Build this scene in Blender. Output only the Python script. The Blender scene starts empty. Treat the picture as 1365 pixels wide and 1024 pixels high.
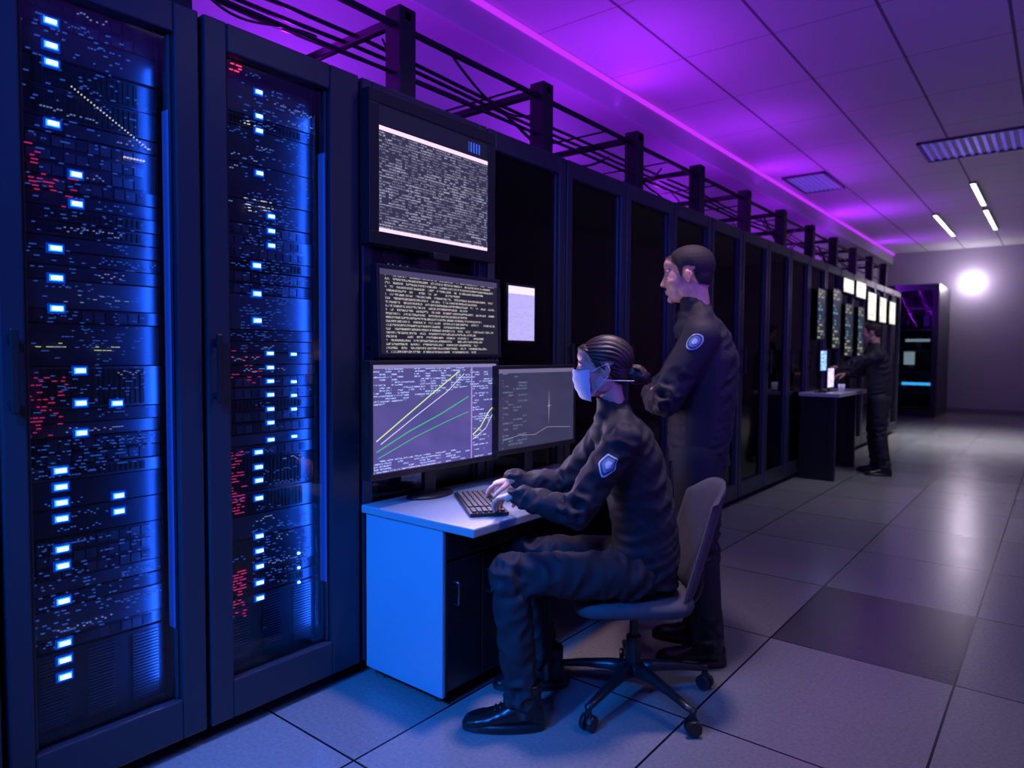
import bpy,bmesh,math,random
from mathutils import Vector,Matrix,Euler,noise
random.seed(7)
SC=bpy.context.scene
COL=SC.collection
V=Vector
SC.view_settings.view_transform='Standard'
# ------------------------------------------------------------------ helpers
def link(o,parent=None):
    COL.objects.link(o)
    if parent is not None: o.parent=parent
    return o
def empty(name,loc=(0,0,0),rz=0.0,parent=None):
    o=bpy.data.objects.new(name,None); o.location=loc; o.rotation_euler=(0,0,rz); o.empty_display_size=.1
    return link(o,parent)
def pmat(name,base=(.5,.5,.5),rough=.5,metal=0.0,emis=None,es=0.0,spec=.5,bump=None,coat=0.0,var=None,stretch=None):
    m=bpy.data.materials.new(name); m.use_nodes=True; nt=m.node_tree; b=nt.nodes['Principled BSDF']
    b.inputs['Base Color'].default_value=(*base,1); b.inputs['Roughness'].default_value=rough
    b.inputs['Metallic'].default_value=metal; b.inputs['Specular IOR Level'].default_value=spec
    b.inputs['Coat Weight'].default_value=coat
    if emis is not None:
        b.inputs['Emission Color'].default_value=(*emis,1); b.inputs['Emission Strength'].default_value=es
    tc=nt.nodes.new('ShaderNodeTexCoord'); src=tc.outputs['Object']
    if stretch:
        mp=nt.nodes.new('ShaderNodeMapping'); mp.inputs['Scale'].default_value=stretch; nt.links.new(src,mp.inputs['Vector']); src=mp.outputs[0]
    if var is not None:   # var=(scale, other colour)
        n=nt.nodes.new('ShaderNodeTexNoise'); n.inputs['Scale'].default_value=var[0]; n.inputs['Detail'].default_value=4
        nt.links.new(src,n.inputs['Vector'])
        mx=nt.nodes.new('ShaderNodeMix'); mx.data_type='RGBA'
        mx.inputs['A'].default_value=(*base,1); mx.inputs['B'].default_value=(*var[1],1)
        nt.links.new(n.outputs['Fac'],mx.inputs['Factor']); nt.links.new(mx.outputs['Result'],b.inputs['Base Color'])
    if bump is not None:  # (scale,strength,distance)
        n=nt.nodes.new('ShaderNodeTexNoise'); n.inputs['Scale'].default_value=bump[0]; n.inputs['Detail'].default_value=5
        nt.links.new(src,n.inputs['Vector'])
        bp=nt.nodes.new('ShaderNodeBump'); bp.inputs['Strength'].default_value=bump[1]; bp.inputs['Distance'].default_value=bump[2]
        nt.links.new(n.outputs['Fac'],bp.inputs['Height']); nt.links.new(bp.outputs['Normal'],b.inputs['Normal'])
    return m
def emat(name,col,s): return pmat(name,base=(col[0]*.1,col[1]*.1,col[2]*.1),rough=.4,emis=col,es=s)
class NG:
    """tiny node graph helper"""
    def __init__(s,nt): s.nt=nt
    def n(s,t,**k):
        x=s.nt.nodes.new(t)
        for a,b in k.items(): setattr(x,a,b)
        return x
    def m(s,op,a,b=None,c=None):
        x=s.n('ShaderNodeMath',operation=op)
        for i,v in enumerate((a,b,c)):
            if v is None: continue
            if hasattr(v,'is_output'): s.nt.links.new(v,x.inputs[i])
            else: x.inputs[i].default_value=v
        return x.outputs[0]
    def l(s,a,b): s.nt.links.new(a,b)
    def mix(s,f,a,b):
        x=s.n('ShaderNodeMix',data_type='RGBA')
        for nm,v in (('Factor',f),('A',a),('B',b)):
            if hasattr(v,'is_output'): s.l(v,x.inputs[nm])
            elif nm=='Factor': x.inputs[nm].default_value=v
            else: x.inputs[nm].default_value=(*v,1)
        return x.outputs['Result']
    def comb(s,x,y,z=0.0):
        c=s.n('ShaderNodeCombineXYZ')
        for i,v in enumerate((x,y,z)):
            if hasattr(v,'is_output'): s.l(v,c.inputs[i])
            else: c.inputs[i].default_value=v
        return c.outputs[0]
    def white(s,vec):
        w=s.n('ShaderNodeTexWhiteNoise',noise_dimensions='3D'); s.l(vec,w.inputs['Vector']); return w.outputs['Value']
    def rng(s,v,lo,hi): return s.m('MULTIPLY',s.m('GREATER_THAN',v,lo),s.m('LESS_THAN',v,hi))
def text_fac(g,u,v,rows,cols,dens,seed,ragged=True):
    U=g.m('MULTIPLY',u,cols); W=g.m('MULTIPLY',v,rows)
    fv=g.m('FLOOR',W); r=g.m('FRACT',W)
    word=g.white(g.comb(g.m('FLOOR',g.m('MULTIPLY',U,.34)),fv,seed))
    on=g.m('LESS_THAN',word,dens)
    gl=g.white(g.comb(g.m('FLOOR',g.m('MULTIPLY',U,2.0)),g.m('FLOOR',g.m('MULTIPLY',W,4.0)),seed+3.3))
    f=g.m('MULTIPLY',g.m('MULTIPLY',on,g.m('GREATER_THAN',gl,.35)),g.rng(r,.22,.80))
    if ragged:
        ln=g.white(g.comb(fv,seed,1.0)); f=g.m('MULTIPLY',f,g.m('LESS_THAN',u,g.m('ADD',g.m('MULTIPLY',ln,.5),.62)))
    return f
def screen_mat(name,fn,strength):
    m=bpy.data.materials.new(name); m.use_nodes=True; nt=m.node_tree; b=nt.nodes['Principled BSDF']
    b.inputs['Base Color'].default_value=(.01,.01,.015,1); b.inputs['Roughness'].default_value=.25
    g=NG(nt); tc=g.n('ShaderNodeTexCoord'); sp=g.n('ShaderNodeSeparateXYZ'); g.l(tc.outputs['UV'],sp.inputs[0])
    c=fn(g,sp.outputs[0],sp.outputs[1]); g.l(c,b.inputs['Emission Color']); b.inputs['Emission Strength'].default_value=strength
    return m
class MB:
    def __init__(s): s.bm=bmesh.new(); s.uv=s.bm.loops.layers.uv.new('UVMap'); s.M=Matrix.Identity(4)
    def v(s,p): return s.bm.verts.new(s.M@V(p))
    def f(s,vs,m=0,uvs=None):
        try: f=s.bm.faces.new(vs)
        except ValueError: return None
        f.material_index=m
        if uvs:
            for l,u in zip(f.loops,uvs): l[s.uv].uv=u
        return f
    def box(s,lo,hi,m=0):
        x0,y0,z0=lo; x1,y1,z1=hi
        p=[s.v(q) for q in ((x0,y0,z0),(x1,y0,z0),(x1,y1,z0),(x0,y1,z0),(x0,y0,z1),(x1,y0,z1),(x1,y1,z1),(x0,y1,z1))]
        for q in ((0,3,2,1),(4,5,6,7),(0,1,5,4),(1,2,6,5),(2,3,7,6),(3,0,4,7)): s.f([p[i] for i in q],m)
    def quad(s,pts,m=0): s.f([s.v(p) for p in pts],m,[(0,0),(1,0),(1,1),(0,1)])
    def ring(s,c,ax,ay,n): return [s.v(V(c)+V(ax)*math.cos(2*math.pi*i/n)+V(ay)*math.sin(2*math.pi*i/n)) for i in range(n)]
    def loft(s,rings,m=0,cap=True):
        n=len(rings[0])
        for a,b in zip(rings,rings[1:]):
            for i in range(n): s.f([a[i],a[(i+1)%n],b[(i+1)%n],b[i]],m)
        if cap: s.f(list(reversed(rings[0])),m); s.f(rings[-1],m)
    def cyl(s,a,b,r1,r2=None,n=16,m=0):
        a=V(a);b=V(b);r2=r1 if r2 is None else r2; d=(b-a).normalized()
        x=d.orthogonal().normalized(); y=d.cross(x)
        s.loft([s.ring(a,x*r1,y*r1,n),s.ring(b,x*r2,y*r2,n)],m)
    def ell(s,c,r,rot=None,n=18,m=0):
        if not hasattr(r,'__len__'): r=(r,r,r)
        Rm=Euler(rot).to_matrix() if rot else Matrix.Identity(3); c=V(c); k=n//2
        P=lambda th,ph: c+Rm@V((r[0]*math.sin(th)*math.cos(ph),r[1]*math.sin(th)*math.sin(ph),r[2]*math.cos(th)))
        rings=[[s.v(P(math.pi*j/k,2*math.pi*i/n)) for i in range(n)] for j in range(1,k)]
        t=s.v(P(0,0)); b=s.v(P(math.pi,0))
        for A,B in zip(rings,rings[1:]):
            for i in range(n): s.f([A[i],B[i],B[(i+1)%n],A[(i+1)%n]],m)
        for i in range(n):
            s.f([t,rings[0][i],rings[0][(i+1)%n]],m); s.f([b,rings[-1][(i+1)%n],rings[-1][i]],m)
    def tube(s,pts,rad,n=14,m=0):       # capsule chain
        for i in range(len(pts)-1): s.cyl(pts[i],pts[i+1],rad[i],rad[i+1],n,m)
        for p,r in zip(pts,rad): s.ell(p,r,n=n,m=m)
    def path(s,pts,r,n=6,m=0):
        pts=[V(p) for p in pts]; rings=[]
        for i,p in enumerate(pts):
            d=(pts[min(i+1,len(pts)-1)]-pts[max(i-1,0)]).normalized()
            x=d.cross(V((0.13,.27,1))).normalized(); y=d.cross(x); rr=r[i] if hasattr(r,'__len__') else r
            rings.append(s.ring(p,x*rr,y*rr,n))
        s.loft(rings,m)
    def make(s,name,parent=None,mats=(),bevel=0,smooth=False,seg=2):
        bmesh.ops.recalc_face_normals(s.bm,faces=s.bm.faces) if smooth else None
        me=bpy.data.meshes.new(name); s.bm.to_mesh(me); s.bm.free()
        for m in mats: me.materials.append(m)
        if smooth: me.polygons.foreach_set('use_smooth',[True]*len(me.polygons))
        o=bpy.data.objects.new(name,me); link(o,parent)
        if bevel:
            b=o.modifiers.new('bevel','BEVEL'); b.width=bevel; b.segments=seg; b.limit_method='ANGLE'
        return o
def organic(o,voxel,smooth=6,wr=None,fac=.6):
    r=o.modifiers.new('remesh','REMESH'); r.mode='VOXEL'; r.voxel_size=voxel; r.use_smooth_shade=True
    s=o.modifiers.new('smooth','SMOOTH'); s.iterations=smooth; s.factor=fac
    if wr:
        for i,(sc,st) in enumerate(wr):
            t=bpy.data.textures.new(o.name+'_folds','CLOUDS'); t.noise_scale=sc; t.noise_depth=1
            d=o.modifiers.new('folds','DISPLACE'); d.texture=t; d.strength=st; d.mid_level=.5; d.texture_coords='LOCAL'
    return o
def bake(o):
    dg=bpy.context.evaluated_depsgraph_get(); me=bpy.data.meshes.new_from_object(o.evaluated_get(dg)); mats=list(o.data.materials)
    o.modifiers.clear(); o.data=me
    if not len(me.materials):
        for m in mats: me.materials.append(m)
    me.polygons.foreach_set('use_smooth',[True]*len(me.polygons)); return me
def sst(x): x=max(0,min(1,x)); return x*x*(3-2*x)
def folds(o,bones,base=.0022,joint=.0075,seed=0.0):
    """cloth creases that run round each limb and gather at its joints"""
    me=bake(o); B=[]
    for a,b,r,j0,j1 in bones:
        a=V(a);b=V(b);d=b-a;L=d.length;d.normalize();x=d.orthogonal().normalized();B.append((a,d,L,x,d.cross(x),r,j0,j1))
    nr=[v.normal.copy() for v in me.vertices]
    for v,nm in zip(me.vertices,nr):
        acc=0.0; wt=0.0
        for i,(a,d,L,x,y,r,j0,j1) in enumerate(B):
            w=v.co-a; s=w.dot(d); sc=max(0,min(L,s)); q=(w-d*sc); e=q.length/r
            wgt=math.exp(-16*max(0,e-.6)**2)
            if wgt<.02: continue
            ql=max(q.length,1e-4); c=q.dot(x)/ql; sn=q.dot(y)/ql; tilt=.45*c*r
            n1=noise.noise(V(((s+tilt)*17+i*5.1+seed,c*.8,sn*.8))); n2=noise.noise(V(((s-tilt*2)*36+i*3.3+seed,c*1.7,sn*1.7)))
            ridge=(.45-abs(n1)*3.0); amp=base+joint*(j0*math.exp(-(s/.09)**2)+j1*math.exp(-((L-s)/.09)**2))
            acc+=wgt*(amp*ridge+amp*.4*n2); wt+=wgt
        if wt>0: v.co+=nm*(acc/wt)
    me.update(); s=o.modifiers.new('smooth','SMOOTH'); s.iterations=1; s.factor=.5
def bez(p0,p1,p2,p3,n=14):
    p0,p1,p2,p3=map(V,(p0,p1,p2,p3)); return [(1-t)**3*p0+3*(1-t)**2*t*p1+3*(1-t)*t*t*p2+t**3*p3 for t in [i/n for i in range(n+1)]]

# ------------------------------------------------------------------ materials
M_frame=pmat('rack_frame_metal',(.03,.036,.055),.34,.35,bump=(220,.08,.001))
M_unit=pmat('server_face_plastic',(.03,.036,.052),.35,.4,var=(14,(.05,.058,.085)))
M_unit2=pmat('server_face_grey',(.09,.1,.13),.4,.6)
M_slot=pmat('vent_slot_black',(.003,.003,.004),.8)
M_black=pmat('black_plastic',(.012,.012,.014),.35,bump=(300,.05,.0005))
M_post=pmat('dark_strut_paint',(.010,.010,.016),.5,.3)
M_wall=pmat('wall_paint',(.36,.34,.39),.6,bump=(60,.08,.002),var=(1.5,(.40,.38,.43)))
M_led=emat('led_blue',(.02,.27,1.0),3.0)
M_ledc=emat('led_core',(.35,.75,1.0),10)
M_halo=emat('led_halo_blue',(.0,.09,1.0),.5)  # painted bloom: dim emissive patch larger than the LED, no real part
M_dimb=emat('led_dim_blue',(.05,.18,.8),.5)
M_dimw=emat('led_dim_white',(.3,.38,.75),.6)
M_pink=emat('led_pink',(1.0,.04,.25),.6)
M_red=emat('led_red',(1.0,.03,.10),2.5)
M_yel=emat('led_yellow',(.75,.75,.3),.8)
M_grn=emat('led_green',(.05,.8,.3),1.5)
M_warm=emat('led_warm_white',(1.0,.82,.6),.9)
M_edge_glow=emat('frame_edge_glow',(.01,.10,1.0),.34)  # blue light on the inner frame edge, painted as emission
M_mag=emat('magenta_strip',(.55,.03,1.0),1.0)
def glass_mat(name,tint,rough=.04):
    m=bpy.data.materials.new(name); m.use_nodes=True; nt=m.node_tree; nt.nodes.clear(); g=NG(nt)
    o=g.n('ShaderNodeOutputMaterial'); t=g.n('ShaderNodeBsdfTransparent'); t.inputs[0].default_value=(*tint,1)
    gl=g.n('ShaderNodeBsdfGlossy'); gl.inputs['Roughness'].default_value=rough
    fr=g.n('ShaderNodeFresnel'); fr.inputs[0].default_value=1.4; mx=g.n('ShaderNodeMixShader')
    g.l(fr.outputs[0],mx.inputs[0]); g.l(t.outputs[0],mx.inputs[1]); g.l(gl.outputs[0],mx.inputs[2]); g.l(mx.outputs[0],o.inputs[0]); return m
M_glass=glass_mat('door_glass',(.8,.84,.92))
# floor
M_floor=bpy.data.materials.new('raised_floor_tiles'); M_floor.use_nodes=True
g=NG(M_floor.node_tree); b=M_floor.node_tree.nodes['Principled BSDF']
geo=g.n('ShaderNodeNewGeometry'); sp=g.n('ShaderNodeSeparateXYZ'); g.l(geo.outputs['Position'],sp.inputs[0])
tx=g.m('DIVIDE',g.m('ADD',sp.outputs[0],1.08),.77); ty=g.m('DIVIDE',g.m('SUBTRACT',sp.outputs[1],.48),.98)
fx=g.m('FLOOR',tx); fy=g.m('FLOOR',ty)
ex=g.m('MULTIPLY',g.m('MINIMUM',g.m('FRACT',tx),g.m('SUBTRACT',1.0,g.m('FRACT',tx))),.77)
ey=g.m('MULTIPLY',g.m('MINIMUM',g.m('FRACT',ty),g.m('SUBTRACT',1.0,g.m('FRACT',ty))),.98)
edge=g.m('LESS_THAN',g.m('MINIMUM',ex,ey),.0045)
rnd=g.white(g.comb(fx,fy,2.0))
nz=g.n('ShaderNodeTexNoise'); nz.inputs['Scale'].default_value=70; nz.inputs['Detail'].default_value=6; g.l(geo.outputs['Position'],nz.inputs['Vector'])
nb=g.n('ShaderNodeTexNoise'); nb.inputs['Scale'].default_value=2.2; nb.inputs['Detail'].default_value=4; g.l(geo.outputs['Position'],nb.inputs['Vector'])
c1=g.mix(rnd,(.125,.13,.14),(.19,.195,.205)); c2=g.mix(nz.outputs['Fac'],(.05,.05,.055),(.30,.30,.31)); c3=g.mix(.45,c1,c2)
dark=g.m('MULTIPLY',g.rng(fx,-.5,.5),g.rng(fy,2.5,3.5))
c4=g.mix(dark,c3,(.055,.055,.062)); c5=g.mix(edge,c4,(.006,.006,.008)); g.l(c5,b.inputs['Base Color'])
rg=g.m('ADD',g.m('MULTIPLY',nb.outputs['Fac'],.10),.19); g.l(rg,b.inputs['Roughness'])
bp=g.n('ShaderNodeBump'); bp.inputs['Strength'].default_value=.12; bp.inputs['Distance'].default_value=.003; g.l(nz.outputs['Fac'],bp.inputs['Height']); g.l(bp.outputs[0],b.inputs['Normal'])
# ceiling
M_ceil=bpy.data.materials.new('ceiling_tiles'); M_ceil.use_nodes=True
g=NG(M_ceil.node_tree); b=M_ceil.node_tree.nodes['Principled BSDF']
geo=g.n('ShaderNodeNewGeometry'); sp=g.n('ShaderNodeSeparateXYZ'); g.l(geo.outputs['Position'],sp.inputs[0])
tx=g.m('DIVIDE',g.m('ADD',sp.outputs[0],1.17),.78); ty=g.m('DIVIDE',sp.outputs[1],1.17)
ex=g.m('MULTIPLY',g.m('MINIMUM',g.m('FRACT',tx),g.m('SUBTRACT',1.0,g.m('FRACT',tx))),.78)
ey=g.m('MULTIPLY',g.m('MINIMUM',g.m('FRACT',ty),g.m('SUBTRACT',1.0,g.m('FRACT',ty))),1.17)
edge=g.m('MAXIMUM',g.m('LESS_THAN',ex,.012),g.m('MULTIPLY',g.m('LESS_THAN',ey,.006),.7))
nz=g.n('ShaderNodeTexNoise'); nz.inputs['Scale'].default_value=90; nz.inputs['Detail'].default_value=4; g.l(geo.outputs['Position'],nz.inputs['Vector'])
c=g.mix(nz.outputs['Fac'],(.46,.46,.48),(.56,.56,.58)); c=g.mix(edge,c,(.11,.11,.12)); g.l(c,b.inputs['Base Color']); b.inputs['Roughness'].default_value=.75
# ------------------------------------------------------------------ room shell
YB=20.2; H=4.05; XL=-3.85
def shell(name,lo,hi,mat):
    mb=MB(); mb.box(lo,hi); return mb.make(name,None,[mat])
shell('floor',(XL-.1,-3,-.1),(3.6,YB+.1,0),M_floor)
shell('ceiling',(XL-.1,-3,H),(3.6,YB+.1,H+.1),M_ceil)
shell('wall_left',(XL-.1,-3,0),(XL,YB,H),M_wall)
shell('wall_back',(XL,YB,0),(3.5,YB+.1,H),M_wall)
shell('wall_right',(3.5,-3,0),(3.6,YB,H),M_wall)
shell('wall_front',(XL,-3.1,0),(3.5,-3,H),M_wall)
mb=MB(); mb.box((XL,-3,3.77),(-3.5,YB,H)); mb.make('trim_1',None,[M_wall],bevel=.01)
mb=MB(); mb.box((-3.5,-3,4.005),(-3.465,YB,4.035)); mb.make('trim_2',None,[M_mag])
mb=MB(); mb.box((XL,YB-.02,0),(3.5,YB,.12)); mb.make('baseboard_back',None,[pmat('baseboard_paint',(.2,.18,.22),.5)])

# ------------------------------------------------------------------ racks
XF=-2.32; RH=2.55
def led(mb,x,y,z,w,h,m): mb.box((x,y-w/2,z-h/2),(x+.006,y+w/2,z+h/2),m)
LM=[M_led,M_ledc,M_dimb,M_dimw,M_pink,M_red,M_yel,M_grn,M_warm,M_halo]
EXTRA=[(4.74,2.38,.07,.014,5),(6.5,2.42,.08,.014,5),(7.1,1.94,.07,.02,5),(7.17,1.92,.07,.02,7),(5.3,1.7,.05,.01,3),(3.05,2.12,.26,.006,8),(3.75,1.98,.22,.006,8)]
def rack(y0,y1,h=RH,left=.07,right=.09,leds=None,density=1.0,lit_edge=0,far=False,vent=False,seed=0,glow=None):
    rr=random.Random(seed+int(y0*100)); R=empty('server_rack',(XF,y0,0)); W=y1-y0
    g0=.006; D=1.05
    mb=MB(); # carcass, local: x back negative
    mb.box((-D,g0,.05),(-.05,g0+.03,h)); mb.box((-D,W-.03-g0,.05),(-.05,W-g0,h)); mb.box((-D,g0,h-.04),(-.05,W-g0,h)); mb.box((-D,g0,.05),(-.05,W-g0,.12)); mb.box((-D,g0,.05),(-D+.02,W-g0,h))
    mb.box((-D+.05,.05,0),(-.12,W-.05,.05))
    mb.make('cabinet',R,[M_frame])
    mb=MB(); zb=.2; zt=h-.1
    mb.box((-.045,g0,.06),(0,left,h)); mb.box((-.045,W-right,.06),(0,W-g0,h)); mb.box((-.045,left,.06),(0,W-right,zb)); mb.box((-.045,left,zt),(0,W-right,h))
    i=.014
    mb.box((-.06,left,zb),(-.02,left+i,zt)); mb.box((-.06,W-right-i,zb),(-.02,W-right,zt))
    mb.make('door_frame',R,[M_frame],bevel=.006)
    mb=MB(); mb.box((-.035,left,zb),(-.031,W-right,zt)); mb.make('door_glass',R,[M_glass])
    mb=MB(); hy=.028 if W>.5 else .02
    mb.box((.03,hy-.008,1.22),(.042,hy+.014,1.46)); mb.box((0,hy-.006,1.235),(.035,hy+.010,1.26)); mb.box((0,hy-.006,1.42),(.035,hy+.010,1.445))
    mb.make('handle',R,[M_black],bevel=.004)
    mb=MB(); z=.22 if not vent else .46; U=.0445; L=MB()
    ya=left+.012; yb=W-right-.012
    while z<zt-.03:
        k=rr.choice([1,1,1,1,2,2,3]); hh=U*k; off=rr.uniform(-.008,.012); mt=0 if rr.random()<.75 else 1
        mb.box((-.6,ya,z+.002),(-.105+off,yb,z+hh-.002),mt)
        xs=-.105+off
        if not far:
            mb.box((xs,ya,z+.006),(xs+.006,ya+.012,z+hh-.006),1); mb.box((xs,yb-.012,z+.006),(xs+.006,yb,z+hh-.006),1)
            st=rr.choice([0,1,2]); 
            if st==0:
                n=int((yb-ya-.1)/.016)
                for j in range(n): mb.box((xs,ya+.05+j*.016,z+.009),(xs+.003,ya+.05+j*.016+.011,z+hh-.009),2)
            elif st==1:
                n=int((yb-ya-.06)/.034)
                for j in range(n):
                    for q in range(k): mb.box((xs,ya+.03+j*.034,z+.007+q*U),(xs+.006,ya+.03+j*.034+.03,z+.036+q*U),1 if (j+q)%3 else 0)
        for q in range(k):
            zz=z+q*U+.022
            p=rr.random()
            if p<.55*density:
                a=rr.uniform(ya+.02,yb-.12); n=rr.randint(4,22); m=rr.choice([2,2,2,3]); 
                if far and density>1.5: m=rr.choice([2,3,6,7,8])
                for j in range(n):
                    if a+j*.009>yb-.01: break
                    if rr.random()<.75: led(L,xs+.004,a+j*.009,zz+rr.choice([-.006,0,.006]),.005,.003,m)
        z+=hh
    mb.make('server_units',R,[M_unit,M_unit2,M_slot])
    if vent:
        mb=MB(); mb.box((-.6,ya,.2),(-.1,yb,.455),0)
        nc=3; cw=(yb-ya)/nc
        for c in range(nc):
            for j in range(22): mb.box((-.1,ya+c*cw+cw*.2,.215+j*.0105),(-.094,ya+c*cw+cw*.8,.221+j*.0105),1)
        mb.make('vent_grille',R,[M_unit,M_unit2])
    if leds:
        for (y,z,w,hh,m) in leds:
            led(L,-.088,y-y0,z,w,hh,m)
            if m==0: led(L,-.0835,y-y0,z,w*.74,hh*.56,1); led(L,-.0905,y-y0,z,w*1.3,hh*1.6,9)  # bright core in front, painted glow halo behind
    else:
        for _ in range(int(5*density)): led(L,-.088,rr.uniform(ya+.02,yb-.02),rr.uniform(.5,2.3),.03,.008,rr.choice([0,3,5,7,3,8]))
        for (y,z,w,hh,m) in EXTRA:
            if y0<y<y1: led(L,-.088,y-y0,z,w,hh,m)
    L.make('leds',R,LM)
    if lit_edge:
        mb=MB(); mb.box((-.063,W-right-.0145,.45),(-.018,W-right-.0142,2.2)); mb.make('edge_glow',R,[M_edge_glow])  # glowing sheet stands in for the blue-lit frame edge
    if lit_edge or glow:
        l=bpy.data.lights.new('rack_fill_light','AREA'); l.shape='RECTANGLE'; l.size=.03; l.size_y=2.1; l.color=glow[0] if glow else (.02,.15,1.0); l.energy=glow[1] if glow else 7.0  # added fill lamp, brightens the server fronts
        o=bpy.data.objects.new('rack_fill_light',l); o.parent=R; o.location=(-.06,W-right-.03,1.3)
        o.rotation_euler=V((-.25,-1,0)).to_track_quat('-Z','Y').to_euler(); COL.objects.link(o)
    return R
L1=[(.777,z,.037,.019,0) for z in (2.386,2.315,2.264,2.084,1.71,1.62,1.527,1.028,.977,.928,.878,.783,.73,.619,.485,.432,.379)]
L1+=[(.837,z,.034,.019,0) for z in (1.944,1.854,1.336,1.234,1.14)]+[(.943,z,.034,.018,0) for z in (1.228,.924,.872)]
L2=[(1.462,z,.03,.017,0) for z in (2.38,2.29,2.236,2.077)]+[(1.51,z,.03,.017,0) for z in (1.922,1.866,1.81)]+[(1.447,z,.034,.02,0) for z in (1.727,1.62,1.518)]
L2+=[(1.50,z,.03,.015,0) for z in (1.393,1.338,1.285,1.232,1.176,1.123,1.056)]+[(1.604,z,.026,.013,0) for z in (1.39,1.28,1.225,1.17,1.06)]
L2+=[(1.447,z,.034,.017,0) for z in (1.013,.955,.903,.834,.686,.628,.567,.503,.442)]+[(1.62,z,.012,.012,0) for z in (.58,.52,.46)]
rp=random.Random(3)
def patch(Lst,y0,y1,z0,z1,m,n,w=(.004,.014)):
    for _ in range(n):
        z=z0+round((rp.uniform(0,z1-z0))/.011)*.011; Lst.append((rp.uniform(y0,y1),z,rp.uniform(*w),.0028,m))
patch(L1,.69,.74,1.88,2.04,4,12,(.01,.02)); patch(L1,.74,.84,1.84,1.94,4,14,(.01,.02)); patch(L1,.69,.80,1.14,1.32,4,44); patch(L1,.7,.8,1.41,1.42,6,10); patch(L1,.88,.97,1.40,1.41,6,10)
patch(L1,.69,1.05,1.02,1.13,2,110); patch(L1,.69,1.05,.5,.8,2,170); patch(L1,.8,1.0,1.55,1.57,3,10); patch(L1,.7,1.05,1.2,2.4,2,340)
patch(L2,1.33,1.39,.79,1.02,4,62,(.006,.018)); patch(L2,1.33,1.39,.39,.57,4,50,(.006,.018)); patch(L2,1.34,1.46,1.27,1.42,4,20); patch(L2,1.34,1.40,2.43,2.45,5,8)
patch(L2,1.4,1.52,1.93,1.98,8,18); patch(L2,1.38,1.62,1.4,1.98,2,240); patch(L2,1.40,1.45,2.25,2.26,8,4)
patch(L2,1.42,1.68,.5,.75,2,120); patch(L2,1.38,1.68,2.0,2.4,2,130)
for i in range(26): L1.append((.83+i*.009,2.21-i*.0055,.0028,.004,8))
for i in range(7): L1.append((.98+i*.01,2.03,.006,.005,8))
rack(-.60,-.01,seed=1)
rack(0,.595,seed=2)
rack(.60,1.195,leds=L1,density=1.6,lit_edge=1,vent=True,seed=3,left=.07,right=.09)
rack(1.20,1.875,leds=L2,density=1.6,lit_edge=1,vent=True,seed=4,left=.09,right=.15)
rack(1.88,2.69,seed=5,left=.06,right=.06)
y=2.695; k=0
while y<14:
    gl={0:((.30,.22,1.0),1.1),1:((.35,.15,1.0),1.4),2:((.4,.15,1.0),1.2)}.get(k)
    if 9<k<16: gl=((1.0,.9,.7),1.2) if k%2 else None
    rack(y,y+.715,seed=10+k,far=(y>4.5),density=1.3 if y<7.5 else 1.8,left=.06,right=.07,glow=gl)
    y+=.72;k+=1
def panel(name,y0,y1,z0,z1,mat,x=XF+.001,th=.02,rim=M_black):
    R=empty(name,(x,(y0+y1)/2,(z0+z1)/2)); w=(y1-y0)/2;h=(z1-z0)/2
    mb=MB(); mb.box((0,-w-.012,-h-.012),(th,w+.012,h+.012)); mb.make('housing',R,[rim],bevel=.004)
    mb=MB(); mb.quad([(th+.001,-w,-h),(th+.001,w,-h),(th+.001,w,h),(th+.001,-w,h)]); mb.make('lit_face',R,[mat]); return R
def fn_lilac(g,u,v):
    t=text_fac(g,u,v,22,20,.45,4.0); c=g.mix(g.m('MULTIPLY',t,.25),(.46,.40,.86),(.25,.2,.5)); return g.mix(g.m('GREATER_THAN',v,.86),c,(.85,.75,1))
M_notice=screen_mat('status_screen_lilac',fn_lilac,1.15)
panel('status_display',2.84,3.07,1.47,1.76,M_notice)
def fn_farp(g,u,v):
    t=text_fac(g,u,v,8,10,.6,9.0); return g.mix(t,(.85,.85,.75),(.40,.45,.35))
def fn_farg(g,u,v):
    t=text_fac(g,u,v,16,14,.4,11.0); r=g.white(g.comb(g.m('FLOOR',g.m('MULTIPLY',v,6)),2.0)); return g.mix(t,(.02,.03,.05),g.mix(g.m('GREATER_THAN',r,.5),(.5,.55,.3),(.2,.5,.6)))
M_farp=screen_mat('far_status_screen',fn_farp,1.35); M_farg=screen_mat('far_rack_readout',fn_farg,.8)
for (a,b_,c,d,m_) in ((9.95,10.5,2.26,2.44,M_farp),(10.68,11.25,2.24,2.46,M_farp),(11.45,12.0,1.95,2.36,M_farp),(12.3,12.8,1.95,2.34,M_farp),(13.1,13.6,1.95,2.32,M_farp),
   (8.75,9.05,1.6,2.2,M_farg),(9.45,9.8,1.5,2.25,M_farg),(10.1,10.5,1.4,2.1,M_farg),(10.85,11.2,1.4,2.1,M_farg)):
    panel('status_display',a,b_,c,d,m_)
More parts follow.
